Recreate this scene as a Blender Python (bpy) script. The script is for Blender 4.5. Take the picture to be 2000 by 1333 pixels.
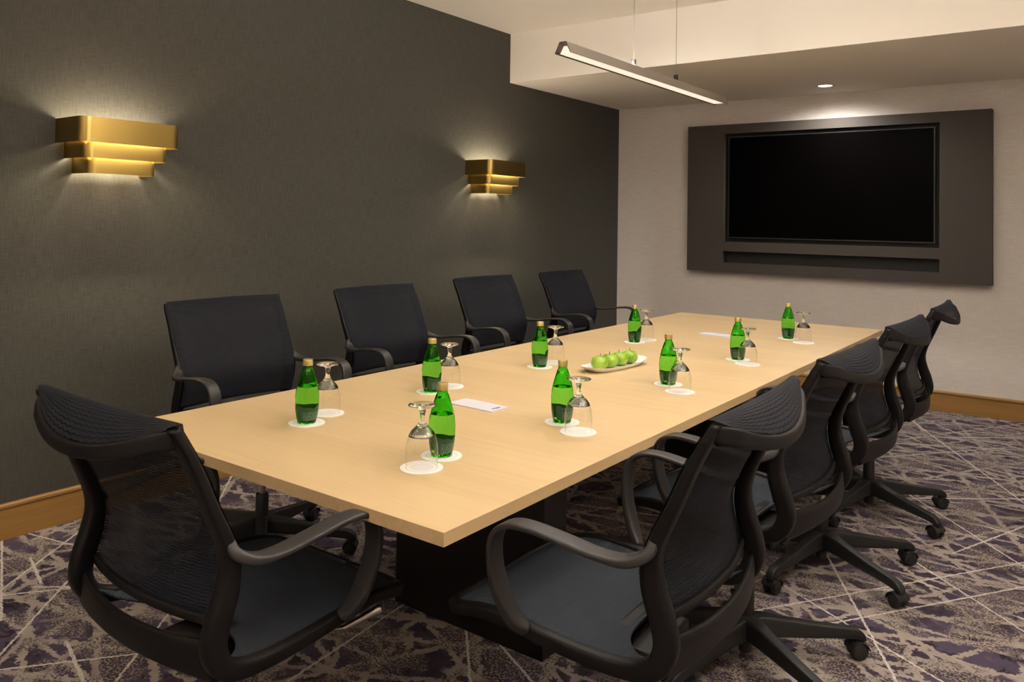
import bpy, bmesh, math, random
from mathutils import Vector, Matrix
for o in list(bpy.data.objects): bpy.data.objects.remove(o)
S = bpy.context.scene
COL = S.collection
PI = math.pi
R = math.radians

# ------------------------------------------------------------ camera
CAMP = Vector((3.6889, -6.6733, 1.37))
yaw, pit, rol = R(36.5309), R(1.3593), R(0.887)
F = Vector((-math.sin(yaw)*math.cos(pit), math.cos(yaw)*math.cos(pit), math.sin(pit)))
Rt = Vector((math.cos(yaw), math.sin(yaw), 0))
Up = Rt.cross(F)
R2 = Rt*math.cos(rol)+Up*math.sin(rol)
U2 = -Rt*math.sin(rol)+Up*math.cos(rol)
cd = bpy.data.cameras.new('camera'); cam = bpy.data.objects.new('camera', cd); COL.objects.link(cam)
cd.sensor_width = 36; cd.lens = 1553.03*36/2000; cd.shift_y = -274.06/2000; cd.clip_start = .05
M = Matrix((R2, U2, -F)).transposed().to_4x4(); M.translation = CAMP
cam.matrix_world = M
S.camera = cam
# ------------------------------------------------------------ world, exposure
w = bpy.data.worlds.new('world'); S.world = w; w.use_nodes = True
w.node_tree.nodes['Background'].inputs[0].default_value = (.8, .7, .6, 1)
w.node_tree.nodes['Background'].inputs[1].default_value = .05
S.view_settings.view_transform = 'Standard'; S.view_settings.look = 'None'
S.view_settings.exposure = 0.60; S.view_settings.gamma = 1
S.view_settings.use_curve_mapping = False
# ceiling downlights: x, y, z, power, cone, radius
ZC, ZS, YS = 2.812, 2.432, -1.747
WARM = (1.0, .955, .89)
SPOTS = [  # x, y, z, W, cone deg
    (2.60, -2.60, ZC, 11, 165),
    (1.40, -2.60, ZC, 34, 165),
    (2.60, -3.65, ZC, 25, 165),
    (1.70, -4.20, ZC, 7, 165),
    (2.95, -5.00, ZC, 6, 165),
    (1.10, -6.30, ZC, 8, 165),
    (3.80, -3.40, ZC, 18, 165),
    (3.60, -7.10, ZC, 4, 165),
    (2.0, -.40, ZS, 64, 165),
]
ROOM_X, ROOM_Y = 4.5, -8.0

def spot(x, y, z, W, cone):
    l = bpy.data.lights.new('downlight_lamp', 'SPOT'); l.energy = W; l.color = WARM
    l.spot_size = R(cone); l.spot_blend = 1; l.shadow_soft_size = .045
    return l
def strip(name, lx, ly, W, loc, rot, parent=None, col=(1, .955, .90)):
    l = bpy.data.lights.new(name, 'AREA'); l.shape = 'RECTANGLE'; l.size = lx; l.size_y = ly; l.energy = W; l.color = col
    o = bpy.data.objects.new(name, l); COL.objects.link(o); o.location = loc; o.rotation_euler = rot; o.parent = parent; return o

# ------------------------------------------------------------ material helpers
def mat(name, col=(.5, .5, .5), rough=.5, metal=0, spec=.5):
    m = bpy.data.materials.new(name); m.use_nodes = True
    b = m.node_tree.nodes['Principled BSDF']
    b.inputs['Base Color'].default_value = (*col, 1); b.inputs['Roughness'].default_value = rough
    b.inputs['Metallic'].default_value = metal; b.inputs['Specular IOR Level'].default_value = spec
    return m
class NT:
    def __init__(s, m): s.m = m; s.t = m.node_tree; s.b = s.t.nodes.get('Principled BSDF')
    def n(s, typ, **kw):
        x = s.t.nodes.new(typ)
        for k, v in kw.items(): setattr(x, k, v)
        return x
    def l(s, a, b): s.t.links.new(a, b)
    def math(s, op, a, b=None, c=None, clamp=False):
        x = s.n('ShaderNodeMath', operation=op, use_clamp=clamp)
        for i, v in enumerate((a, b, c)):
            if v is None: continue
            if isinstance(v, (int, float)): x.inputs[i].default_value = v
            else: s.l(v, x.inputs[i])
        return x.outputs[0]
    def mix(s, f, a, b):
        x = s.n('ShaderNodeMix', data_type='RGBA')
        for sock, v in ((x.inputs[0], f), (x.inputs[6], a), (x.inputs[7], b)):
            if isinstance(v, (int, float)): sock.default_value = v
            elif isinstance(v, tuple): sock.default_value = (*v, 1)
            else: s.l(v, sock)
        return x.outputs[2]
    def coord(s): return s.n('ShaderNodeTexCoord').outputs['Object']
    def mapping(s, v, sc=(1, 1, 1), rot=(0, 0, 0)):
        x = s.n('ShaderNodeMapping'); x.inputs['Scale'].default_value = sc; x.inputs['Rotation'].default_value = rot
        s.l(v, x.inputs['Vector']); return x.outputs[0]
    def noise(s, v, scale, det=2, rough=.5):
        x = s.n('ShaderNodeTexNoise'); x.inputs['Scale'].default_value = scale
        x.inputs['Detail'].default_value = det; x.inputs['Roughness'].default_value = rough
        s.l(v, x.inputs['Vector']); return x.outputs['Fac']
    def sstep(s, v, a, b):
        x = s.n('ShaderNodeMapRange', interpolation_type='SMOOTHSTEP')
        s.l(v, x.inputs[0]); x.inputs[1].default_value = a; x.inputs[2].default_value = b
        return x.outputs[0]
    def bump(s, h, st, dist=.002):
        x = s.n('ShaderNodeBump'); x.inputs['Strength'].default_value = st; x.inputs['Distance'].default_value = dist
        s.l(h, x.inputs['Height']); s.l(x.outputs[0], s.b.inputs['Normal'])

# left wall: dark woven wallcovering
m_wl = mat('dark_fabric_wall', rough=.85, spec=.2); t = NT(m_wl); c = t.coord()
v1 = t.noise(t.mapping(c, (260, 260, 14)), 1, 2); h1 = t.noise(t.mapping(c, (18, 18, 300)), 1, 2)
s_ = t.math('ADD', t.math('MULTIPLY', v1, .55), t.math('MULTIPLY', h1, .45))
t.l(t.mix(t.sstep(s_, .3, .7), (.052, .050, .042), (.078, .075, .063)), t.b.inputs['Base Color'])
t.bump(s_, .25, .001)
# back wall: light horizontal grasscloth
m_wb = mat('grasscloth_wall', rough=.8, spec=.25); t = NT(m_wb); c = t.coord()
h1 = t.noise(t.mapping(c, (9, 9, 190)), 1, 3); v1 = t.noise(t.mapping(c, (120, 120, 20)), 1, 2)
s_ = t.math('ADD', t.math('MULTIPLY', h1, .7), t.math('MULTIPLY', v1, .3))
t.l(t.mix(t.sstep(s_, .3, .7), (.63, .575, .53), (.73, .675, .63)), t.b.inputs['Base Color'])
t.bump(s_, .2, .001)
m_white = mat('white_plaster', (.86, .81, .73), .8, spec=.2)
m_paint = mat('taupe_paint', (.42, .37, .32), .8, spec=.2)
# oak baseboard
def wood(name, c1, c2, axis, rough, sc=1.0):
    m = mat(name, rough=rough); t = NT(m); c = t.coord()
    s3 = [60*sc]*3; s3[axis] = 2.2*sc
    g = t.noise(t.mapping(c, tuple(s3)), 1, 5, .6)
    s4 = [9*sc]*3; s4[axis] = .8*sc
    g2 = t.noise(t.mapping(c, tuple(s4)), 1, 3, .5)
    s_ = t.math('ADD', t.math('MULTIPLY', g, .5), t.math('MULTIPLY', g2, .5))
    t.l(t.mix(t.sstep(s_, .35, .65), c1, c2), t.b.inputs['Base Color'])
    return m
m_base_l = wood('oak_baseboard', (.28, .145, .036), (.36, .19, .052), 1, .5)
m_base_b = wood('oak_baseboard_back', (.28, .145, .036), (.36, .19, .052), 0, .5)
m_top = wood('maple_laminate', (.55, .395, .21), (.61, .45, .25), 0, .42, .7)
m_top.node_tree.nodes['Principled BSDF'].inputs['Specular IOR Level'].default_value = .35
m_edge = wood('maple_edge', (.50, .345, .175), (.58, .41, .22), 1, .45)
m_edge2 = wood('maple_edge_end', (.50, .345, .175), (.58, .41, .22), 0, .45)

# ---- carpet
m_carpet = mat('patterned_carpet', rough=.95, spec=.1); t = NT(m_carpet); c = t.coord()
xy = t.n('ShaderNodeSeparateXYZ'); t.l(c, xy.inputs[0]); X0, Y0 = xy.outputs[0], xy.outputs[1]
fine = t.noise(c, 75, 2); mid = t.noise(c, 16, 3, .6)
jx = t.math('MULTIPLY', t.math('SUBTRACT', fine, .5), .035)
jm = t.math('MULTIPLY', t.math('SUBTRACT', mid, .5), .06)
jit = t.math('ADD', jx, jm)
def band(theta, scale, off, wlo, whi, jitter):
    a = R(theta)
    u = t.math('ADD', t.math('MULTIPLY', X0, math.cos(a)), t.math('MULTIPLY', Y0, math.sin(a)))
    if jitter is not None: u = t.math('ADD', u, jitter)
    vv = t.n('ShaderNodeTexVoronoi', voronoi_dimensions='1D', feature='DISTANCE_TO_EDGE')
    vv.inputs['Scale'].default_value = scale; vv.inputs['Randomness'].default_value = .95
    t.l(t.math('ADD', u, off), vv.inputs['W'])
    d = t.math('DIVIDE', vv.outputs['Distance'], scale)
    return t.math('SUBTRACT', 1.0, t.sstep(d, wlo, whi))
bands = None
for th, sc, off, wd in ((118, 5.6, .3, .015), (64, 5.4, 3.1, .014), (90, 6.4, 7.7, .012), (20, 3.6, 1.9, .014), (150, 4.4, 5.5, .012), (103, 4.0, 9.2, .018), (42, 4.2, 12.7, .012)):
    b_ = band(th, sc, off, wd*.72, wd*.95, jit)
    msk = t.sstep(t.noise(t.mapping(c, (1, 1, 1), (0, 0, R(th))), 1.1+.2*off, 1), .40, .47)
    b_ = t.math('MULTIPLY', b_, msk)
    bands = b_ if bands is None else t.math('MAXIMUM', bands, b_)
sp = t.sstep(t.noise(c, 120, 2, .6), .50, .56)
spk_mask = t.sstep(t.noise(c, 5.5, 3, .6), .46, .54)
dark = t.mix(t.sstep(t.noise(c, 3.7, 3, .7), .42, .58), (.055, .040, .060), (.080, .060, .095))
dark = t.mix(t.math('MULTIPLY', t.sstep(t.noise(c, 7.3, 4, .75), .54, .62), .85), dark, (.022, .016, .018))
spk = t.math('MULTIPLY', sp, spk_mask)
lightc = t.mix(t.noise(c, 26, 3), (.26, .215, .19), (.39, .335, .30))
colr = t.mix(bands, dark, lightc)
colr = t.mix(t.math('MULTIPLY', spk, .85), colr, t.mix(bands, (.30, .245, .195), (.035, .026, .028)))
# thin cream lines woven at fixed places (floor metres)
def ln(px):  # pixel of the photograph -> floor point, used only to survey where each woven line runs
    d = F + R2*((px[0]-1000)/1553.03) - U2*((px[1]-666.5+274.06)/1553.03)
    q = CAMP + d*(-CAMP.z/d.z); return q.x, q.y
LINES = [((187,1015),(0,1155)), ((160,1105),(0,1280)), ((0,1309),(300,1274)), ((282,1260),(225,1333)), ((4,1060),(3,1155)),
 ((0,1164),(112,1152)), ((60,1044),(122,1060)), ((1786,826),(2000,983)), ((1614,1083),(1749,1328)), ((1500,1189),(2000,1099)),
 ((1504,1128),(1757,1282)), ((1616,1220),(2000,1147)), ((1790,1100),(1990,1228)), ((1923,1058),(2000,1029)), ((1770,963),(2000,1108)),
 ((451,933),(427,980)), ((910,1222),(918,1333)), ((985,1270),(1040,1333)), ((700,1240),(560,1333)), ((1640,900),(1900,880)), ((1120,985),(1300,1010))]
lj = t.math('MULTIPLY', t.math('SUBTRACT', t.noise(c, 45, 2), .5), .012)
allw = None
for k, (a_, b_) in enumerate(LINES):
    x1, y1 = ln(a_); x2, y2 = ln(b_)
    L = math.hypot(x2-x1, y2-y1); ux, uy = (x2-x1)/L, (y2-y1)/L
    dd = t.math('ADD', t.math('MULTIPLY', X0, -uy), t.math('MULTIPLY', Y0, ux))
    dd = t.math('ABSOLUTE', t.math('ADD', t.math('SUBTRACT', dd, -uy*x1+ux*y1), lj))
    al = t.math('ADD', t.math('MULTIPLY', X0, ux), t.math('MULTIPLY', Y0, uy))
    al = t.math('ABSOLUTE', t.math('SUBTRACT', al, ux*(x1+x2)/2+uy*(y1+y2)/2))
    e_ = t.math('MULTIPLY', t.math('LESS_THAN', dd, .0042), t.math('LESS_THAN', al, L/2+.25))
    allw = e_ if allw is None else t.math('MAXIMUM', allw, e_)
for th, sc, off in ((75, 1.2, 2.2), (128, 1.0, 4.4)):
    w_ = band(th, sc, off, .0045, .0065, lj)
    w_ = t.math('MULTIPLY', w_, t.sstep(t.noise(c, 1.3+.1*off, 1), .50, .56))
    allw = t.math('MAXIMUM', allw, w_)
colr = t.mix(t.math('MULTIPLY', allw, t.sstep(t.noise(c, 160, 1), .25, .5)), colr, (.56, .50, .46))
t.l(colr, t.b.inputs['Base Color'])
t.bump(t.noise(c, 400, 2), .5, .003)

m_frame = mat('black_nylon', (.0050, .0038, .0040), .5, spec=.28)
m_arm = mat('charcoal_nylon', (.022, .019, .019), .48, spec=.5)
m_basep = mat('black_nylon_base', (.014, .014, .014), .5)
m_chrome = mat('steel', (.55, .5, .46), .3, 1)
m_rubber = mat('caster_black', (.012, .011, .011), .5)
# mesh fabrics
def mesh_fabric(name, c1, c2, per, axis, trans):
    m = mat(name, rough=.75, spec=.25); t = NT(m); c = t.coord()
    uvn = t.n('ShaderNodeUVMap'); uvn.uv_map = 'UVMap'
    sx = t.n('ShaderNodeSeparateXYZ'); t.l(uvn.outputs[0], sx.inputs[0])
    u = sx.outputs[0]; v = sx.outputs[1]
    wob = t.math('MULTIPLY', t.math('SINE', t.math('MULTIPLY', u, 260)), .0007)
    a = t.math('SINE', t.math('MULTIPLY', t.math('ADD', v if axis else u, wob), 2*PI/per))
    b = t.math('SINE', t.math('MULTIPLY', u if axis else v, 2*PI/(per*.8)))
    s_ = t.math('ADD', t.math('MULTIPLY', a, .38), t.math('MULTIPLY', b, .10))
    s_ = t.math('ADD', s_, .5)
    t.l(t.mix(s_, c1, c2), t.b.inputs['Base Color'])
    t.bump(s_, .6, .0012)
    if trans:
        tr = t.n('ShaderNodeBsdfTransparent'); mx = t.n('ShaderNodeMixShader')
        f = t.math('MULTIPLY', t.math('SUBTRACT', 1.0, s_, clamp=True), trans)
        t.l(f, mx.inputs[0]); t.l(t.b.outputs[0], mx.inputs[1]); t.l(tr.outputs[0], mx.inputs[2])
        t.l(mx.outputs[0], t.t.nodes['Material Output'].inputs[0])
    return m
m_back = mesh_fabric('backrest_mesh', (.0025, .0025, .004), (.012, .0135, .023), .0062, True, .12)
m_seat = mesh_fabric('seat_mesh', (.008, .010, .014), (.044, .053, .070), .0045, True, 0)
m_brass = mat('brushed_brass', (.38, .262, .075), .27, 1); t = NT(m_brass); c = t.coord()
g = t.noise(t.mapping(c, (6, 6, 500)), 1, 2)
t.l(t.math('ADD', t.math('MULTIPLY', g, .05), .28), t.b.inputs['Roughness'])
t.b.inputs['Anisotropic'].default_value = .3
def emis(name, col, st):
    m = bpy.data.materials.new(name); m.use_nodes = True; n = m.node_tree
    b = n.nodes['Principled BSDF']; b.inputs['Base Color'].default_value = (.8, .8, .8, 1)
    b.inputs['Emission Color'].default_value = (*col, 1); b.inputs['Emission Strength'].default_value = st
    return m
m_led = emis('led_diffuser', (1, .74, .62), .60)
m_lens = emis('lamp_lens', (1, .88, .72), 7)
m_bulb = emis('sconce_bulb', (1, .80, .55), 6)
m_fix = mat('bronze_fixture', (.105, .078, .055), .42, .5)
m_dkfix = mat('dark_fixture', (.006, .005, .004), .5, 0, .2)
m_cord = mat('steel_cable', (.07, .06, .05), .4, .6)
m_trimw = mat('white_trim', (.7, .68, .64), .5)
m_black = mat('black_laminate', (.008, .0065, .0065), .3)
m_tv = mat('tv_screen', (.0008, .0006, .0006), .3, spec=.03)
m_bez = mat('tv_bezel', (.02, .02, .021), .35)
m_panel = mat('dark_textured_laminate', rough=.6, spec=.3); t = NT(m_panel); c = t.coord()
g = t.noise(c, 260, 3, .6); t.l(t.mix(t.sstep(g, .35, .65), (.038, .031, .026), (.066, .055, .047)), t.b.inputs['Base Color']); t.bump(g, .2, .0008)
m_recess = mat('recess_black', (.008, .007, .006), .6)
m_coaster = mat('paper_coaster', rough=.8); t = NT(m_coaster); c = t.coord()
ln_ = t.n('ShaderNodeVectorMath', operation='LENGTH'); t.l(t.mapping(c, (1, 1, 0)), ln_.inputs[0]); rr = ln_.outputs['Value']
ring = t.math('LESS_THAN', t.math('ABSOLUTE', t.math('SUBTRACT', rr, .040)), .0009)
inn = t.math('MULTIPLY', t.math('LESS_THAN', rr, .031), .35)
t.l(t.mix(t.math('MAXIMUM', ring, inn), (.80, .78, .74), (.50, .50, .54)), t.b.inputs['Base Color'])
m_card = mat('notepad_paper', (.60, .59, .66), .7)
m_ink = mat('ink', (.06, .06, .09), .6)
m_plate = mat('white_porcelain', (.85, .83, .80), .15)
m_apple = mat('green_apple_skin', rough=.28); t = NT(m_apple); c = t.coord()
g = t.noise(t.mapping(c, (14, 14, 4)), 1, 2)
t.l(t.mix(t.sstep(g, .3, .7), (.19, .36, .015), (.33, .50, .05)), t.b.inputs['Base Color'])
m_stem = mat('apple_stem', (.06, .035, .015), .7)
m_cap = mat('gold_cap', (.72, .56, .22), .33, .75)
def glass(name, col, ior=1.45, rough=0.0):
    m = bpy.data.materials.new(name); m.use_nodes = True; n = m.node_tree; n.nodes.remove(n.nodes['Principled BSDF'])
    g = n.nodes.new('ShaderNodeBsdfGlass'); g.inputs['Color'].default_value = (*col, 1); g.inputs['IOR'].default_value = ior
    g.inputs['Roughness'].default_value = rough
    n.links.new(g.outputs[0], n.nodes['Material Output'].inputs[0]); return m
m_green = glass('green_bottle_glass', (.47, .90, .32), 1.36)
m_clear = glass('clear_glass', (.99, .99, .98), 1.45)
# thin-walled clear bowl: transparent with fresnel reflection
m_thin = bpy.data.materials.new('thin_clear_glass'); m_thin.use_nodes = True; n = m_thin.node_tree; n.nodes.remove(n.nodes['Principled BSDF'])
lw = n.nodes.new('ShaderNodeLayerWeight'); lw.inputs['Blend'].default_value = .5
pw = n.nodes.new('ShaderNodeMath'); pw.operation = 'POWER'; pw.inputs[1].default_value = 4; n.links.new(lw.outputs['Facing'], pw.inputs[0])
fr = n.nodes.new('ShaderNodeMath'); fr.operation = 'MULTIPLY_ADD'; fr.inputs[1].default_value = .85; fr.inputs[2].default_value = .045; n.links.new(pw.outputs[0], fr.inputs[0])
tr = n.nodes.new('ShaderNodeBsdfTransparent'); tr.inputs[0].default_value = (.985, .985, .98, 1)
gl = n.nodes.new('ShaderNodeBsdfGlossy'); gl.inputs['Roughness'].default_value = .02
mx = n.nodes.new('ShaderNodeMixShader'); n.links.new(fr.outputs[0], mx.inputs[0]); n.links.new(tr.outputs[0], mx.inputs[1]); n.links.new(gl.outputs[0], mx.inputs[2])
n.links.new(mx.outputs[0], n.nodes['Material Output'].inputs[0])
m_label = mat('printed_label', rough=.4); t = NT(m_label); c = t.coord()
uvn = t.n('ShaderNodeUVMap'); uvn.uv_map = 'UVMap'
sx = t.n('ShaderNodeSeparateXYZ'); t.l(uvn.outputs[0], sx.inputs[0])
row = t.math('LESS_THAN', t.math('FRACT', t.math('MULTIPLY', sx.outputs[1], 260)), .45)
wd = t.math('GREATER_THAN', t.noise(t.mapping(uvn.outputs[0], (900, 260, 1)), 1, 1), .5)
zone = t.math('MULTIPLY', t.math('GREATER_THAN', t.math('FRACT', t.math('MULTIPLY', sx.outputs[0], 13)), .25), t.math('LESS_THAN', sx.outputs[1], .026))
f = t.math('MULTIPLY', t.math('MULTIPLY', row, wd), zone)
t.l(t.mix(t.math('MULTIPLY', f, .55), (.010, .060, .026), (.35, .48, .38)), t.b.inputs['Base Color'])

# ------------------------------------------------------------ mesh helpers
def link(name, me, m, parent=None, smooth=True):
    me.materials.append(m)
    if smooth:
        for p in me.polygons: p.use_smooth = True
    o = bpy.data.objects.new(name, me); COL.objects.link(o)
    if parent: o.parent = parent
    return o
def from_data(name, vs, fs, m, parent=None, smooth=True, auto=None, uvs=None):
    me = bpy.data.meshes.new(name); me.from_pydata([tuple(v) for v in vs], [], fs)
    bm = bmesh.new(); bm.from_mesh(me); bmesh.ops.recalc_face_normals(bm, faces=bm.faces); bm.to_mesh(me); bm.free()
    if uvs:
        uv = me.uv_layers.new(name='UVMap')
        for lp in me.loops: uv.data[lp.index].uv = uvs[lp.vertex_index]
    me.update()
    if smooth and auto:
        me.polygons.foreach_set('use_smooth', [True]*len(me.polygons))
        me.set_sharp_from_angle(angle=R(auto))
    return link(name, me, m, parent, smooth)
class MB:
    def __init__(s): s.v = []; s.f = []; s.mi = []
    def add(s, vs, fs):
        b = len(s.v); s.v += [tuple(v) for v in vs]; s.f += [tuple(i+b for i in f) for f in fs]
    def box(s, x0, x1, y0, y1, z0, z1):
        s.add([(x0,y0,z0),(x1,y0,z0),(x1,y1,z0),(x0,y1,z0),(x0,y0,z1),(x1,y0,z1),(x1,y1,z1),(x0,y1,z1)],
              [(0,3,2,1),(4,5,6,7),(0,1,5,4),(1,2,6,5),(2,3,7,6),(3,0,4,7)])
    def tube(s, p0, p1, r0, r1=None, n=16):
        r1 = r0 if r1 is None else r1
        p0, p1 = Vector(p0), Vector(p1); d = (p1-p0).normalized()
        a = d.orthogonal().normalized(); b = d.cross(a)
        vs = []
        for p, r in ((p0, r0), (p1, r1)):
            for k in range(n):
                t = 2*PI*k/n; vs.append(p+a*math.cos(t)*r+b*math.sin(t)*r)
        fs = [(k, (k+1)%n, n+(k+1)%n, n+k) for k in range(n)]+[tuple(range(n))[::-1], tuple(range(n, 2*n))]
        s.add(vs, fs)
    def lathe(s, prof, n=32, c=(0,0,0), close=False):
        vs = []; fs = []; idx = []
        for r, z in prof:
            if r < 1e-6: idx.append([len(vs)]); vs.append((c[0], c[1], c[2]+z))
            else:
                idx.append(list(range(len(vs), len(vs)+n)))
                for k in range(n): vs.append((c[0]+r*math.cos(2*PI*k/n), c[1]+r*math.sin(2*PI*k/n), c[2]+z))
        m = len(prof)
        for i in range(m if close else m-1):
            A, B = idx[i], idx[(i+1) % m]
            for k in range(n):
                k2 = (k+1) % n
                if len(A) == 1 and len(B) == 1: continue
                if len(A) == 1: fs.append((A[0], B[k2], B[k]))
                elif len(B) == 1: fs.append((A[k], A[k2], B[0]))
                else: fs.append((A[k], A[k2], B[k2], B[k]))
        s.add(vs, fs)
    def build(s, name, m, parent=None, smooth=True, auto=35, bevel=0, seg=2):
        o = from_data(name, s.v, s.f, m, parent, smooth, auto)
        if bevel:
            b = o.modifiers.new('bevel', 'BEVEL'); b.width = bevel; b.segments = seg; b.limit_method = 'ANGLE'
        return o
def catmull(P, n):
    P = [tuple(p) for p in P]; out = []
    E_ = [tuple(2*a-b for a, b in zip(P[0], P[1]))]+P+[tuple(2*a-b for a, b in zip(P[-1], P[-2]))]
    for i in range(1, len(E_)-2):
        for k in range(n):
            t = k/n
            out.append(tuple(.5*(2*p1+(-p0+p2)*t+(2*p0-5*p1+4*p2-p3)*t*t+(-p0+3*p1-3*p2+p3)*t**3)
                             for p0, p1, p2, p3 in zip(E_[i-1], E_[i], E_[i+1], E_[i+2])))
    out.append(P[-1]); return out
def sweep(P, S0, n=14, ex=2.8, sub=6, fixed=False):
    """P: (x,y,z,a,b) a = half size along S, b = along N. returns verts, faces"""
    Q = catmull(P, sub); pts = [Vector(q[:3]) for q in Q]
    vs = []; fs = []; Sv = Vector(S0)
    for i, q in enumerate(Q):
        T = (pts[min(i+1, len(pts)-1)]-pts[max(i-1, 0)]).normalized()
        if fixed == 'xz': Sv = Vector((T.z, 0, -T.x))
        elif fixed: Sv = Vector(S0)
        Sv = (Sv-T*Sv.dot(T)).normalized(); N = T.cross(Sv)
        for k in range(n):
            t = 2*PI*(k+.5)/n; cx, cy = math.cos(t), math.sin(t)
            px = math.copysign(abs(cx)**(2/ex), cx)*q[3]; py = math.copysign(abs(cy)**(2/ex), cy)*q[4]
            vs.append(pts[i]+Sv*px+N*py)
    L = len(Q)
    for i in range(L-1):
        for k in range(n):
            k2 = (k+1) % n; fs.append((i*n+k, i*n+k2, (i+1)*n+k2, (i+1)*n+k))
    fs.append(tuple(range(n))[::-1]); fs.append(tuple((L-1)*n+k for k in range(n)))
    return vs, fs
def empty(name, label, cat, loc=(0,0,0), rz=0, group=None):
    o = bpy.data.objects.new(name, None); COL.objects.link(o); o.location = loc; o.rotation_euler = (0, 0, rz)
    o.empty_display_size = .05
    o['label'] = label; o['category'] = cat
    if group: o['group'] = group
    return o
def tag(o, label, cat, group=None):
    o['label'] = label; o['category'] = cat
    if group: o['group'] = group
    return o
def struct(o): o['kind'] = 'structure'; return o
def kids(o): return [c for c in bpy.data.objects if c.parent == o]
def copy_tree(o, parent=None):
    c = o.copy(); COL.objects.link(c); c.parent = parent
    for ch in TREE.get(o.name, []): copy_tree(ch, c)
    return c
TREE = {}
def freeze(root):
    def rec(o):
        k = kids(o); TREE[o.name] = k
        for c in k: rec(c)
    rec(root)

# ------------------------------------------------------------ room
def slab(name, x0, x1, y0, y1, z0, z1, m):
    b = MB(); b.box(x0, x1, y0, y1, z0, z1); return struct(b.build(name, m, smooth=False))
T_ = .1
slab('floor', -T_, ROOM_X+T_, ROOM_Y-T_, T_, -T_, 0, m_carpet)
slab('ceiling', -T_, ROOM_X+T_, ROOM_Y-T_, YS, ZC, ZC+T_, m_white)
b = MB(); b.box(0, ROOM_X, YS, 0, ZS, ZC+T_); struct(b.build('trim_1', m_white, smooth=False, bevel=.003))
slab('wall_left', -T_, 0, ROOM_Y, 0, 0, ZC, m_wl)
slab('wall_back', -T_, ROOM_X+T_, 0, T_, 0, ZC+T_, m_wb)
slab('wall_right', ROOM_X, ROOM_X+T_, ROOM_Y, 0, 0, ZC, m_wb)
slab('wall_front', -T_, ROOM_X+T_, ROOM_Y-T_, ROOM_Y, 0, ZC, m_wb)
def baseboard(name, length, m):
    prof = [(0,0),(.014,0),(.014,.122),(.009,.125),(.009,.128),(.016,.131),(.018,.136),(.017,.144),(.012,.149),(0,.150)]
    vs = []; k = len(prof)
    for s_ in (0, length):
        for d, z in prof: vs.append((d, s_, z))
    fs = [(i, (i+1) % k, k+(i+1) % k, k+i) for i in range(k)]+[tuple(range(k)), tuple(range(k, 2*k))]
    return vs, fs
v_, f_ = baseboard('b', -ROOM_Y, m_base_l)
struct(from_data('baseboard_left', [(x, y+ROOM_Y, z) for x, y, z in v_], f_, m_base_l, smooth=False))
v_, f_ = baseboard('b', ROOM_X-.018, m_base_b)
struct(from_data('baseboard_back', [(y+.018, -x, z) for x, y, z in v_], f_, m_base_b, smooth=False))
v_, f_ = baseboard('b', -ROOM_Y-.018, m_base_l)
struct(from_data('baseboard_right', [(ROOM_X-x, y+ROOM_Y, z) for x, y, z in v_], f_, m_base_l, smooth=False))

# ------------------------------------------------------------ table
TX0, TX1, TY0, TY1, TZ = 1.327, 2.630, -5.456, -1.472, .740
SEAM = -3.50
tb = empty('conference_table', 'long pale maple conference table with black slab pedestals', 'table', ((TX0+TX1)/2, (TY0+TY1)/2, 0))
ox, oy = (TX0+TX1)/2, (TY0+TY1)/2
for y0, y1 in ((TY0, SEAM-.0008), (SEAM+.0008, TY1)):
    b = MB(); b.box(TX0-ox, TX1-ox, y0-oy, y1-oy, TZ-.0015, TZ)
    top = b.build('tabletop', m_top, tb, smooth=False)
    b = MB(); b.box(TX0-ox, TX1-ox, y0-oy, y1-oy, TZ-.029, TZ-.0015)
    b.build('edge_band', m_edge2 if 0 else m_edge, top, smooth=False)
for y0 in (-4.60, -2.42):
    b = MB(); b.box(1.661-ox, 2.297-ox, y0-oy, y0+.13-oy, 0, TZ-.029)
    b.build('pedestal', m_black, tb, smooth=False, bevel=.002)
b = MB(); b.box(1.95-ox, 2.01-ox, -4.47-oy, -2.42-oy, .52, TZ-.029); b.build('stretcher', m_black, tb, smooth=False, bevel=.002)

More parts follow.
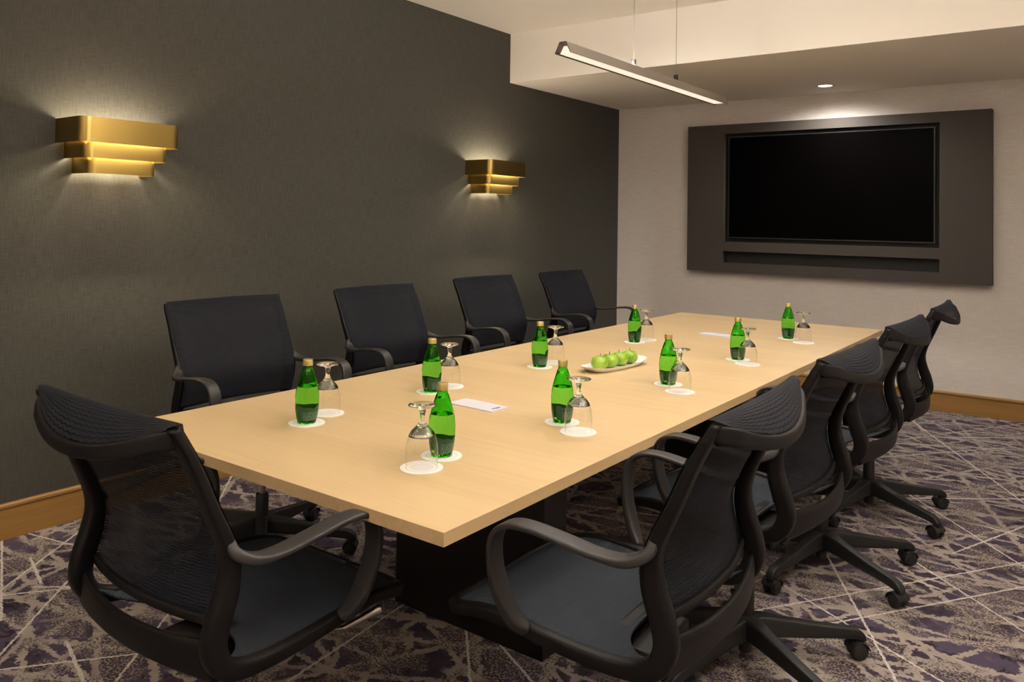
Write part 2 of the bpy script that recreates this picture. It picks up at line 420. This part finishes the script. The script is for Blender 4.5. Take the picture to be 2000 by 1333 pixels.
# ------------------------------------------------------------ office chair
def make_chair():
    root = empty('office_chair', '', 'chair')
    SIDE = [(.258,-.314,.972,.015,.008),(.258,-.299,.943,.018,.010),(.258,-.268,.885,.0185,.0115),(.258,-.233,.805,.0185,.0125),
            (.258,-.201,.735,.0185,.015),(.258,-.189,.685,.0185,.019),(.258,-.196,.635,.0185,.0225),(.257,-.212,.585,.0185,.024),
            (.256,-.218,.535,.018,.024),(.255,-.190,.490,.018,.021),(.252,-.12,.469,.016,.017),(.250,0,.467,.0145,.0155),
            (.250,.12,.477,.014,.015),(.248,.21,.479,.014,.014),(.238,.290,.462,.013,.014),(.200,.335,.442,.013,.014),(.13,.352,.434,.013,.014),(0,.356,.432,.013,.014)]
    for sg in (1, -1):
        P = [(sg*p[0], *p[1:]) for p in SIDE]
        v, f = sweep(P, (1, 0, 0), n=18, ex=4.2); from_data('side_frame', v, f, m_frame, root)
    # top rail bowed backwards, running down into both side frames
    P = [(.257,-.262,.870,.017,.009),(.257,-.288,.920,.018,.009),(.255,-.305,.948,.019,.008)]
    for k in range(-5, 6):
        u = -k/6; q = 1-u*u
        P.append((.262*u, -.318-.058*q, .959-.052*q, .0135+.006*abs(u)**3, .007))
    P += [(-p[0], *p[1:]) for p in P[2::-1]]
    v, f = sweep(P, (1, 0, 0), sub=5, ex=4.5, n=16, fixed='xz'); from_data('top_rail', v, f, m_frame, root)
    P = []
    for k in range(-6, 7):
        u = k/6; q = 1-u*u
        P.append((.252*u, -.190-.036*q, .572, .010, .006))
    v, f = sweep(P, (0, 0, 1), sub=4); from_data('lumbar_rail', v, f, m_frame, root)
    P = []
    for k in range(-6, 7):
        u = k/6; q = 1-u*u
        P.append((.256*u, -.212-.036*q, .513-.006*q, .031+.010*abs(u)**3, .008))
    v, f = sweep(P, (0, 0, 1), sub=4, ex=3.5); from_data('lower_rail', v, f, m_frame, root)
    # backrest mesh
    side = catmull([(p[0], p[1]+p[4]*1.12+.004, p[2]) for p in SIDE], 6)
    side = [s for s in side[:6*8+1]]
    rows = []
    def side_at(z):
        for i in range(len(side)-1):
            z0, z1 = side[i][2], side[i+1][2]
            if (z0-z)*(z1-z) <= 0 and z0 != z1:
                f = (z-z0)/(z1-z0); return side[i][1]+(side[i+1][1]-side[i][1])*f
        return side[0][1]
    NU = 28; nz = 30; vs = []; uv = []
    for j in range(nz+1):
        z = .572+(.981-.572)*j/nz; ys = side_at(z); tt = j/nz
        bow = .036*(1-tt)+.010*tt+.012*math.sin(PI*tt)
        for i in range(NU+1):
            u = -1+2*i/NU; q = 1-u*u
            hw = .269-.008*max(0, min(1, (.80-z)/.12))
            q = max(0, 1-(u/.93)**2)
            vs.append((hw*u, ys-bow*q, z+.0*q)); uv.append((hw*u, z))
    for j in range(1, 9):
        tt = j/8
        for i in range(NU+1):
            u = -1+2*i/NU; q = 1-u*u
            vs.append((.269*u, -.300-.014*tt-.010*max(0, 1-(u/.93)**2)*(1-tt)-.059*q*tt, .981+.003*q-.062*q*tt**1.5+.006*q*math.sin(PI*tt))); uv.append((.256*u, .993+.072*tt))
    NR = nz+9
    fs = [(j*(NU+1)+i, j*(NU+1)+i+1, (j+1)*(NU+1)+i+1, (j+1)*(NU+1)+i) for j in range(NR-1) for i in range(NU)]
    from_data('backrest', vs, fs, m_back, root, uvs=uv)
    # seat
    vs = []; uv = []; NV = 30
    rail = catmull([p[:3] for p in SIDE[9:]], 6)
    def rz(y):
        for i in range(len(rail)-1):
            if (rail[i][1]-y)*(rail[i+1][1]-y) <= 0 and rail[i][1] != rail[i+1][1]:
                f = (y-rail[i][1])/(rail[i+1][1]-rail[i][1]); return rail[i][2]+(rail[i+1][2]-rail[i][2])*f
        return rail[-1][2]
    for j in range(NV+1):
        y = -.215+(.358+.215)*j/NV
        hw = .247 if y < .205 else .247*max(.0, 1-((y-.205)/.157)**4)**.25
        for i in range(NU+1):
            u = -1+2*i/NU; q = 1-u*u
            yy = y+(.155*(1-abs(u)**3)*((.1-y)/.315)**2 if y < .1 else 0)
            zz = rz(max(yy, -.19))+.008+(.025*((-.13-yy)/.1)**2 if yy < -.13 else 0)
            vs.append((hw*u, yy, zz-.020*q*(1-max(0, y)/.5))); uv.append((.247*u, yy))
    fs = [(j*(NU+1)+i, j*(NU+1)+i+1, (j+1)*(NU+1)+i+1, (j+1)*(NU+1)+i) for j in range(NV) for i in range(NU)]
    seat = from_data('seat', vs, fs, m_seat, root, uvs=uv)
    sm = seat.modifiers.new('thickness', 'SOLIDIFY'); sm.thickness = .006; sm.offset = -1
    # armrests
    for sg in (1, -1):
        P = [(.258,-.200,.745,.012,.010),(.270,-.190,.715,.018,.012),(.292,-.155,.697,.021,.010),(.301,-.10,.698,.0235,.0065),(.308,-.03,.709,.024,.0062),(.311,.045,.718,.024,.0062),(.311,.098,.715,.024,.0065),
             (.310,.133,.694,.024,.0072),(.307,.147,.655,.024,.0072),(.302,.145,.600,.024,.0085),(.293,.130,.545,.022,.011),(.280,.110,.503,.019,.013),(.264,.092,.482,.012,.012)]
        P = [(sg*p[0], *p[1:]) for p in P]
        v, f = sweep(P, (1, 0, 0), n=16, ex=5, fixed=True); from_data('armrest', v, f, m_arm, root)
    # mechanism
    b = MB(); b.box(-.10, .10, -.12, .10, .375, .425); b.box(-.24, .24, -.055, -.02, .432, .456); b.box(-.24, .24, .07, .10, .440, .464)
    b.box(-.05, .05, -.06, .06, .345, .39)
    b.build('tilt_mechanism', m_frame, root, bevel=.008, seg=3)
    b = MB(); b.tube((.09, .05, .405), (.225, .145, .425), .0045); b.tube((.22, .14, .424), (.262, .205, .452), .0055, .010); b.tube((.262, .205, .452), (.268, .212, .4545), .011, .009)
    b.build('lever', m_chrome, root)['label'] = 'chrome seat height lever'
    b = MB(); b.tube((0, 0, .22), (0, 0, .37), .0135); cyl = b.build('gas_cylinder', m_chrome, root); cyl['label'] = 'steel gas lift column'
    b = MB(); b.lathe([(0, .145), (.026, .145), (.0255, .232), (.0235, .236), (0, .236)]); b.build('cylinder_sleeve', m_rubber, cyl)
    b = MB(); b.lathe([(0, .035), (.020, .035), (.021, .060), (.026, .065), (.033, .10), (.036, .135), (.034, .147), (.026, .150), (0, .150)]); b.build('base_hub', m_basep, root)
    # five legs, each with a caster
    lm = None
    for k in range(5):
        a = R(35+72*k-90)   # local frame, chairs turned in world later
        if lm is None:
            Pp = [(.012,0,.110,.030,.034),(.05,0,.112,.025,.033),(.12,0,.104,.020,.028),(.22,0,.092,.0175,.022),(.31,0,.083,.0155,.0175),(.356,0,.077,.0155,.0165),(.378,0,.066,.0150,.012),(.384,0,.054,.011,.006)]
            v, f = sweep(Pp, (0, 1, 0), ex=7, n=20, sub=4, fixed=True)
            leg = from_data('leg', v, f, m_basep, root, auto=50); lm = leg.data
            b = MB(); cx = .372
            b.tube((cx+.006, 0, .045), (cx+.006, 0, .066), .008)
            for s_ in (-1, 1):
                b.lathe([(0, 0), (.020, 0), (.026, .003), (.027, .010), (.026, .018), (.021, .0215), (0, .0215)], n=24)
                # turn the wheel on its side
                for i in range(len(b.v)-(24*5+2), len(b.v)):
                    x, y, z = b.v[i]; b.v[i] = (cx-.006+x, s_*(.0045+z), .0272+y)
            # hood
            hv = []; hf = []
            for i in range(9):
                t = PI*(.05+.95*i/8)
                for yy in (-.0285, .0285): hv += [(cx-.006+.030*math.cos(t), yy, .0272+.030*math.sin(t))]
                for yy in (-.0285, .0285): hv += [(cx-.006+.0275*math.cos(t), yy, .0272+.0275*math.sin(t))]
            for i in range(8):
                q = 4*i; hf += [(q, q+1, q+5, q+4), (q+2, q+6, q+7, q+3), (q, q+4, q+6, q+2), (q+1, q+3, q+7, q+5)]
            hf += [(0, 2, 3, 1), (32, 33, 35, 34)]
            b.add(hv, hf)
            cas = b.build('caster', m_rubber, leg); cm = cas.data
        else:
            leg = bpy.data.objects.new('leg', lm); COL.objects.link(leg); leg.parent = root
            cas = bpy.data.objects.new('caster', cm); COL.objects.link(cas); cas.parent = leg
        leg.rotation_euler = (0, 0, a)
    return root
CH = [
 ('A', 2.806, -5.026, 91.5, 'black mesh office chair closest to the camera on the right long side of the table'),
 ('B', 2.792, -4.200, 87.5, 'black mesh office chair on the right side, directly behind the nearest right-hand chair'),
 ('C', 2.785, -3.330, 87.6, 'black mesh office chair on the right side, second from the far end'),
 ('D', 2.787, -2.530, 91.0, 'farthest black mesh office chair on the right side, back outlined against the pale wall'),
 ('E', 2.082, -5.562, .5, 'black mesh office chair at the near end of the table, seen from behind at left'),
 ('L1', .930, -4.634, -92.5, 'black mesh office chair against the dark wall, nearest of the four facing us'),
 ('L2', .884, -3.696, -92.4, 'black mesh office chair by the dark wall, second of the four from the near end'),
 ('L3', .876, -2.762, -93.1, 'black mesh office chair by the dark wall, below the smaller far sconce'),
 ('L4', .815, -1.760, -91.3, 'black mesh office chair by the dark wall, the one nearest the room corner'),
]
first = make_chair(); freeze(first)
for i, (k, x, y, a, lab) in enumerate(CH):
    o = first if i == 0 else copy_tree(first)
    o.location = (x, y, 0); o.rotation_euler = (0, 0, R(a)); o['label'] = lab; o['group'] = 'mesh office chairs around the conference table'
    dz = {'A': .030, 'E': -.020, 'L4': -.012, 'L2': -.006}.get(k, 0)   # seat height setting
    if dz:
        for ch in bpy.data.objects:
            if ch.parent == o and ch.name.split('.')[0] not in ('leg', 'base_hub', 'gas_cylinder'): ch.location.z += dz
    # the star base swivels freely: same world bearing for the legs
    for ch in [c for c in bpy.data.objects if c.parent == o and c.name.split('.')[0] == 'leg']:
        ch.rotation_euler.z += R(90-a+{'E': 20, 'A': 8, 'L1': -6, 'L2': 12, 'L4': 20}.get(k, 0))

# ------------------------------------------------------------ table settings
ZT = TZ
def make_bottle():
    r = empty('water_bottle', '', 'bottle')
    out = [(0, .003), (.022, .003), (.025, 0), (.0275, .002), (.0295, .012), (.0335, .035), (.0355, .062), (.0358, .080), (.0335, .102), (.0285, .124), (.0225, .144), (.0178, .158), (.0172, .160), (.0158, .1625), (.0138, .166), (.0132, .172), (.0130, .180), (0, .180)]
    cat_ = [(q[0], q[1]) for q in out]
    b = MB(); b.lathe(cat_, n=48)
    body = b.build('body', m_green, r, auto=60)
    # air space above the water, walls reversed
    b = MB(); b.lathe([(0, .110), (.0285, .110), (.0262, .123), (.0202, .143), (.0155, .157), (.0116, .166), (.0108, .178), (0, .178)], n=48)
    air = b.build('air_space', m_green, body, auto=60); air.data.flip_normals()
    b = MB(); n = 40
    pr = [(.0137, .174), (.0150, .1745), (.0150, .189), (.0142, .1915), (.0, .192), (0, .1745), ]
    b.lathe([(0, .1802), (.0134, .1802), (.0136, .174), (.0150, .1735), (.0152, .176), (.0147, .178), (.0150, .180), (.0150, .189), (.0140, .1918), (0, .192)], n=48)
    b.build('cap', m_cap, r)['label'] = 'gold screw cap'
    # label following the body, wavy upper edge
    vs = []; uv = []; fs = []; N = 72
    for k in range(N+1):
        t = 2*PI*k/N*.94
        zt = .052+.003*math.sin(3*t+.6)+.002*math.sin(7*t)
        for j in range(6):
            z = .012+(zt-.012)*j/5
            rr_ = None
            for (r0, z0), (r1, z1) in zip(out[2:], out[3:]):
                if z0 <= z <= z1: rr_ = r0+(r1-r0)*(z-z0)/(z1-z0); break
            rr_ += .00035
            vs.append((rr_*math.cos(t), rr_*math.sin(t), z)); uv.append((t*.033, z-.012))
    for k in range(N):
        for j in range(5): fs.append((k*6+j, (k+1)*6+j, (k+1)*6+j+1, k*6+j+1))
    from_data('label', vs, fs, m_label, r, uvs=uv)['label'] = 'dark green paper label with small pale print'
    return r
def make_goblet():
    r = empty('goblet', '', 'glass')
    # solid foot and stem on top, upside down
    b = MB()
    b.lathe([(0, .160), (.030, .1592), (.0355, .1575), (.0368, .1560), (.0355, .1545), (.025, .1525), (.012, .1480), (.0080, .1440), (.0088, .1400), (.0070, .1350), (.0062, .1250), (.0070, .1180), (.0105, .1100), (.0150, .1040), (.0120, .1020), (0, .1010)], n=40)
    b.build('stem', m_clear, r, auto=60)
    b = MB()
    b.lathe([(.0130, .1045), (.0190, .1000), (.0270, .0920), (.0335, .0810), (.0385, .0660), (.0412, .0500), (.0415, .0340), (.0408, .0150), (.0398, .0)], n=56)
    b.build('bowl', m_thin, r)
    b = MB()
    b.lathe([(.0100, .1060), (.0150, .1045), (.0200, .1000), (.0275, .0920), (.0335, .0825), (.0345, .0790), (.0330, .0800), (.0300, .0830), (.0240, .0880), (.0180, .0930), (.0120, .0980), (0, .0995), (0, .1055)], n=20, close=True)
    b.build('shoulder', m_clear, r, auto=14)['label'] = 'faceted thick glass at the top of the bowl'
    return r
def make_coaster():
    b = MB(); b.lathe([(0, .0), (.0545, 0), (.0545, .0025), (0, .0025)], n=48)
    return b.build('coaster', m_coaster, None, auto=40)
SET = [
 ('R1', (2.283, -5.072), (2.312, -5.180), 'nearest to the camera'),
 ('L1', (1.743, -5.080), (1.698, -4.963), 'at the near left corner of the table'),
 ('L2', (1.736, -4.510), (1.725, -4.400), 'on the left side, second from the near end'),
 ('R2', (2.339, -4.571), (2.438, -4.636), 'just behind the nearest right chair'),
 ('L3', (1.755, -3.845), (1.751, -3.719), 'just left of the apple plate'),
 ('R3', (2.340, -3.817), (2.434, -3.916), 'just right of the apple plate'),
 ('L4', (1.734, -2.943), (1.738, -2.819), 'on the left side behind the apple plate'),
 ('R4', (2.343, -3.090), (2.421, -3.178), 'on the right, second from far end'),
 ('R5', (2.309, -2.248), (2.419, -2.343), 'farthest, by the far right corner'),
]
bot = make_bottle(); gob = make_goblet(); cst = make_coaster()
freeze(bot); freeze(gob); TREE[cst.name] = []
nc = 0
random.seed(4)
for i, (k, pb, pg, where) in enumerate(SET):
    o = bot if i == 0 else copy_tree(bot)
    o.location = (pb[0], pb[1], ZT+.0025); o.rotation_euler = (0, 0, R(random.uniform(-100, -40)))
    tag(o, 'green glass water bottle '+where, 'bottle', 'water bottles on the table')
    o = gob if i == 0 else copy_tree(gob)
    o.location = (pg[0], pg[1], ZT+.0025)
    tag(o, 'upturned stemmed glass goblet '+where, 'glass', 'upturned goblets on the table')
    for P, th in ((pb, 'green bottle'), (pg, 'upturned goblet')):
        o = cst if nc == 0 else copy_tree(cst); nc += 1
        o.location = (P[0], P[1], ZT)
        tag(o, 'white paper coaster under the '+th+' '+where, 'coaster', 'paper coasters on the table')
# note pads
def pad(x, y, rz, lab):
    o = empty('notepad', lab, 'notepad', (x, y, ZT), rz, 'notepads on the table')
    b = MB(); b.box(-.096, .096, -.045, .045, 0, .004); b.build('paper_stack', m_card, o, smooth=False)
    b = MB(); b.box(.072, .078, -.018, .020, .004, .0043); b.box(.081, .083, -.006, .020, .004, .0043); b.build('printed_mark', m_ink, o, smooth=False)
    return o
pad(2.000, -4.566, R(-2), 'white notepad beside the near bottles, small dark print at its right end')
pad(1.962, -2.385, R(-4), 'white notepad lying at the far middle of the table')
# plate with apples
pl = MB(); vs = []; fs = []; N = 64
def sup(t, a, b, e=3.4):
    cx, cy = math.cos(t), math.sin(t); return math.copysign(abs(cx)**(2/e), cx)*a, math.copysign(abs(cy)**(2/e), cy)*b
rings = [(0, .30, .10, .004), (0, .55, .60, .004), (0, .80, .80, .006), (0, .97, .97, .0165), (0, 1.0, 1.0, .018), (0, .985, .985, .0155), (0, .84, .80, .0035), (0, .78, .74, 0), (0, .3, .1, 0)]
for _, fa, fb, z in rings:
    for k in range(N):
        t = 2*PI*k/N; x, y = sup(t, .066*fa, .205*fb, 2.9)
        lift = .010*abs(y/.205)**3 if z > .01 else 0
        vs.append((x, y, z+lift))
for i in range(len(rings)-1):
    for k in range(N): k2 = (k+1) % N; fs.append((i*N+k, i*N+k2, (i+1)*N+k2, (i+1)*N+k))
fs.append(tuple(range(N))); fs.append(tuple((len(rings)-1)*N+k for k in range(N)))
plate = from_data('serving_plate', vs, fs, m_plate, auto=60)
plate.location = (2.005, -3.640, ZT); plate.rotation_euler = (0, 0, R(-7))
tag(plate, 'long narrow white porcelain plate under the four green apples', 'plate')
def make_apple():
    r = empty('green_apple', '', 'apple')
    prof = []
    for k in range(25):
        t = PI*k/24
        rad = .0365*(math.sin(t)**.92)*(1+.06*math.cos(t)); z = .0300-.0300*math.cos(t)
        if t > PI*.5: z -= .016*math.exp(-(rad/.011)**2)
        if t < PI*.5: z += .006*math.exp(-(rad/.008)**2)
        prof.append((max(rad, 0) if 0 < k < 24 else 0, z))
    b = MB(); b.lathe(prof, n=32); body = b.build('flesh', m_apple, r, auto=180)
    b = MB(); b.tube((0, 0, .042), (.001, .001, .055), .0010); b.tube((.001, .001, .055), (.004, .002, .067), .0010, .0016); b.build('stem', m_stem, r)
    return r
ap = make_apple(); freeze(ap)
for i, (x, y, w) in enumerate(((1.990, -3.742, 'nearest of the four apples in the row on the plate'), (1.998, -3.671, 'second of the four apples from the near end of the plate'),
                               (2.006, -3.598, 'third of the four apples from the near end of the plate'), (2.015, -3.523, 'farthest of the four apples in the row on the plate'))):
    o = ap if i == 0 else copy_tree(ap)
    o.location = (x, y, ZT+.004); o.rotation_euler = (0, 0, i*1.7)
    tag(o, 'shiny green apple, '+w, 'apple', 'apples on the serving plate')

# ------------------------------------------------------------ wall sconces
def band_mesh(hw, dep, rad, z0, z1, th=.002):
    path = [(0, -hw), (dep-rad, -hw)]
    for k in range(1, 9):
        a = -PI/2+PI/2*k/8; path.append((dep-rad+rad*math.cos(a), -hw+rad+rad*math.sin(a)))
    path += [(dep, hw-rad)]
    for k in range(1, 9):
        a = PI/2*k/8; path.append((dep-rad+rad*math.cos(a), hw-rad+rad*math.sin(a)))
    path.append((0, hw))
    n = len(path); vs = []
    for i, (x, y) in enumerate(path):
        a = path[max(i-1, 0)]; b = path[min(i+1, n-1)]; dx, dy = b[0]-a[0], b[1]-a[1]; L = math.hypot(dx, dy)
        nx, ny = -dy/L*th, dx/L*th
        vs += [(x, y, z0), (x, y, z1), (x+nx, y+ny, z0), (x+nx, y+ny, z1)]
    fs = []
    for i in range(n-1):
        q = 4*i; r = q+4; fs += [(q, r, r+1, q+1), (q+2, q+3, r+3, r+2), (q+1, r+1, r+3, q+3), (q, q+2, r+2, r)]
    fs += [(0, 1, 3, 2), (4*n-4, 4*n-2, 4*n-1, 4*n-3)]
    return vs, fs
def make_sconce():
    r = empty('wall_sconce', '', 'lamp')
    for i, (hw, dep, rad, z0, z1) in enumerate(((.228, .235, .042, .130, .238), (.190, .195, .036, .065, .140), (.155, .158, .032, 0, .075))):
        v, f = band_mesh(hw, dep, rad, z0, z1)
        from_data('shade_tier', v, f, m_brass, r, auto=40)
    b = MB(); b.box(0, .012, -.13, .13, .03, .215); b.build('backplate', m_brass, r, smooth=False, bevel=.002)
    for yy in (-.075, .075):
        b = MB(); b.tube((.075, yy, .085), (.075, yy, .115), .012); b.tube((.012, yy, .09), (.075, yy, .09), .005); h = b.build('lamp_holder', m_brass, r)
        b = MB(); b.lathe([(0, .115), (.008, .115), (.015, .128), (.018, .143), (.014, .158), (.006, .166), (0, .167)], n=20, c=(.075, yy, 0)); b.build('bulb', m_bulb, h)
    return r
sc = make_sconce(); freeze(sc)
TIERS = (((.235, .228), .140), ((.195, .190), .075))
for i, (y, lab) in enumerate(((-4.842, 'large near brass wall sconce with three stepped tiers, upper left'), (-2.040, 'far brass wall sconce with three stepped tiers, close to the room corner'))):
    o = sc if i == 0 else copy_tree(sc)
    o.location = (0, y, 1.545+.012*i); tag(o, lab, 'lamp', 'brass sconces on the dark wall')
    for yy in (-.075, .075):
        l = bpy.data.lights.new('sconce_lamp', 'POINT'); l.energy = 3.8; l.color = (1, .87, .72); l.shadow_soft_size = .018
        lo = bpy.data.objects.new('sconce_lamp', l); COL.objects.link(lo); lo.parent = o; lo.location = (.105, yy, .143)
    for (dep, hw), zz in TIERS:
        strip('tier_fill_strip', hw*1.6, .008, 3.4, (dep-.007, 0, zz+.020), (0, R(38), 0), o, (1, .88, .60)).rotation_euler = Matrix(((0, -.55, .83), (1, 0, 0), (0, .83, .55))).to_euler()  # added strip lamps hidden in the shades to brighten the lower tiers

# ------------------------------------------------------------ pendant
PX, PY0, PY1, PZ = 1.98, -4.045, -2.405, 2.032
pd = empty('linear_pendant', 'slim bronze linear pendant lamp with glowing underside above the table', 'lamp', (PX, (PY0+PY1)/2, PZ))
hl = (PY1-PY0)/2
prof = [(-.038, 0), (-.016, .046), (.016, .046), (.038, 0), (.034, 0), (.014, .040), (-.014, .040), (-.034, 0)]
vs = [(x, s_*hl, z) for s_ in (-1, 1) for x, z in prof]; k = len(prof)
fs = [(i, (i+1) % k, k+(i+1) % k, k+i) for i in range(k)]
fs += [(0, 1, 6, 7), (1, 2, 5, 6), (2, 3, 4, 5), (8, 15, 14, 9), (9, 14, 13, 10), (10, 13, 12, 11)]
from_data('housing', vs, fs, m_fix, pd, smooth=False)
b = MB(); vsd = [(x, s_*(hl-.03), z) for s_ in (-1, 1) for x, z in ((-.0315, .004), (.0315, .004), (.0145, .034), (-.0145, .034))]
b.add(vsd, [(0, 1, 2, 3), (4, 7, 6, 5), (0, 4, 5, 1), (1, 5, 6, 2), (2, 6, 7, 3), (3, 7, 4, 0)])
b.build('diffuser', m_led, pd, smooth=False)['label'] = 'glowing warm white strip'
for yy in (-3.452, -3.004):
    b = MB(); q = yy-(PY0+PY1)/2
    b.tube((0, q, .046), (0, q, .075), .011); g_ = b.build('cable_grip', m_dkfix, pd)
    b = MB(); b.tube((0, q, .075), (0, q, ZC-PZ-.012), .0013, n=8); b.build('cable', m_cord, pd)
    b = MB(); b.tube((0, q, ZC-PZ-.012), (0, q, ZC-PZ), .03); b.build('ceiling_cup', m_dkfix, pd)

b = MB(); b.box(-.012, .012, -hl+.03, .12, .0462, .0472); b.build('added_uplight_strip', m_led, pd, smooth=False)  # added glowing strip on the unseen top of the housing
strip('pendant_fill_uplight', .024, .80, 21, (0, -.40, .049), (PI, 0, 0), pd)  # added lamp above the housing, brightens ceiling and bulkhead
# ------------------------------------------------------------ downlights
def downlight(x, y, z, W, cone, lab):
    r = empty('recessed_downlight', lab, 'lamp', (x, y, z))
    b = MB(); b.lathe([(.050, 0), (.066, -.001), (.068, -.003), (.064, -.005), (.054, -.006), (.050, -.004)], n=40, close=True); b.build('trim_ring', m_trimw, r)
    b = MB(); b.lathe([(0, -.0028), (.0505, -.0028), (.0505, -.0005), (0, -.0005)], n=40); b.build('lens', m_lens, r)
    l = spot(x, y, z, W, cone); lo = bpy.data.objects.new('downlight_lamp', l); COL.objects.link(lo); lo.parent = r; lo.location = (0, 0, -.02)
    return r
PL = ['in the main ceiling near the bulkhead, right of the pendant', 'in the main ceiling left of the pendant', 'in the main ceiling over the right edge of the table',
      'in the main ceiling over the near left of the table', 'in the main ceiling above the near right chair', 'in the main ceiling left of the camera',
      'in the main ceiling over the right hand aisle', 'in the main ceiling behind the camera', 'set in the lowered ceiling above the television']
for (x, y, z, W, cone), nm in zip(SPOTS, PL):
    downlight(x, y, z, W, cone, 'round white recessed downlight '+nm)

# ------------------------------------------------------------ television wall unit
p = empty('media_panel', 'dark brown textured wall panel with a recess and a shelf slot around the television', 'wall panel', (1.909, 0, .951))
X0_, X1_, Z0_, Z1_, D = .751-1.909, 3.067-1.909, 0, 2.216-.951, .10
rx0, rx1 = 1.081-1.909, 2.734-1.909
tz0, tz1 = 1.208-.951, 2.137-.951
sz0, sz1 = 1.030-.951, 1.128-.951
b = MB()
b.box(X0_, rx0, -D, 0, Z0_, Z1_); b.box(rx1, X1_, -D, 0, Z0_, Z1_)
b.box(rx0, rx1, -D, 0, tz1, Z1_); b.box(rx0, rx1, -D, 0, sz1, tz0); b.box(rx0, rx1, -D, 0, Z0_, sz0)
b.build('panel_frame', m_panel, p, smooth=False)
b = MB(); b.box(rx0, rx1, -.012, -.002, tz0, tz1); b.box(rx0, rx1, -.012, -.002, sz0, sz1); b.build('recess_back', m_recess, p, smooth=False)
tv = empty('television', 'large black flat television set into the dark wall panel', 'television', (1.906, -.012, 1.24))
b = MB(); b.box(-.795, .795, -.055, -.0, 0, .872); b.build('casing', m_bez, tv, smooth=False, bevel=.003)
b = MB(); b.box(-.786, .786, -.0562, -.054, .012, .863); b.build('screen', m_tv, tv, smooth=False)

# ------------------------------------------------------------ added troughs with uplights for soft fill, out of view (right and rear walls)
def fill_cove(loc, rz, L, W, lab):
    r = empty('fill_cove_light', lab, 'lamp', loc, rz, 'added fill-light troughs')
    b = MB(); b.box(-L/2, L/2, 0, .16, 0, .02); b.box(-L/2, L/2, .145, .16, .02, .10); b.build('trough', m_white, r, smooth=False)
    strip('fill_cove_lamp', L-.2, .09, W, (0, .075, .03), (PI, 0, 0), r)
fill_cove((ROOM_X, -4.9, 2.15), R(90), 3.0, 92, 'long white trough added for fill light along the right hand wall')
fill_cove((2.25, ROOM_Y, 2.42), 0, 4.0, 50, 'white trough added for fill light along the wall behind the camera')
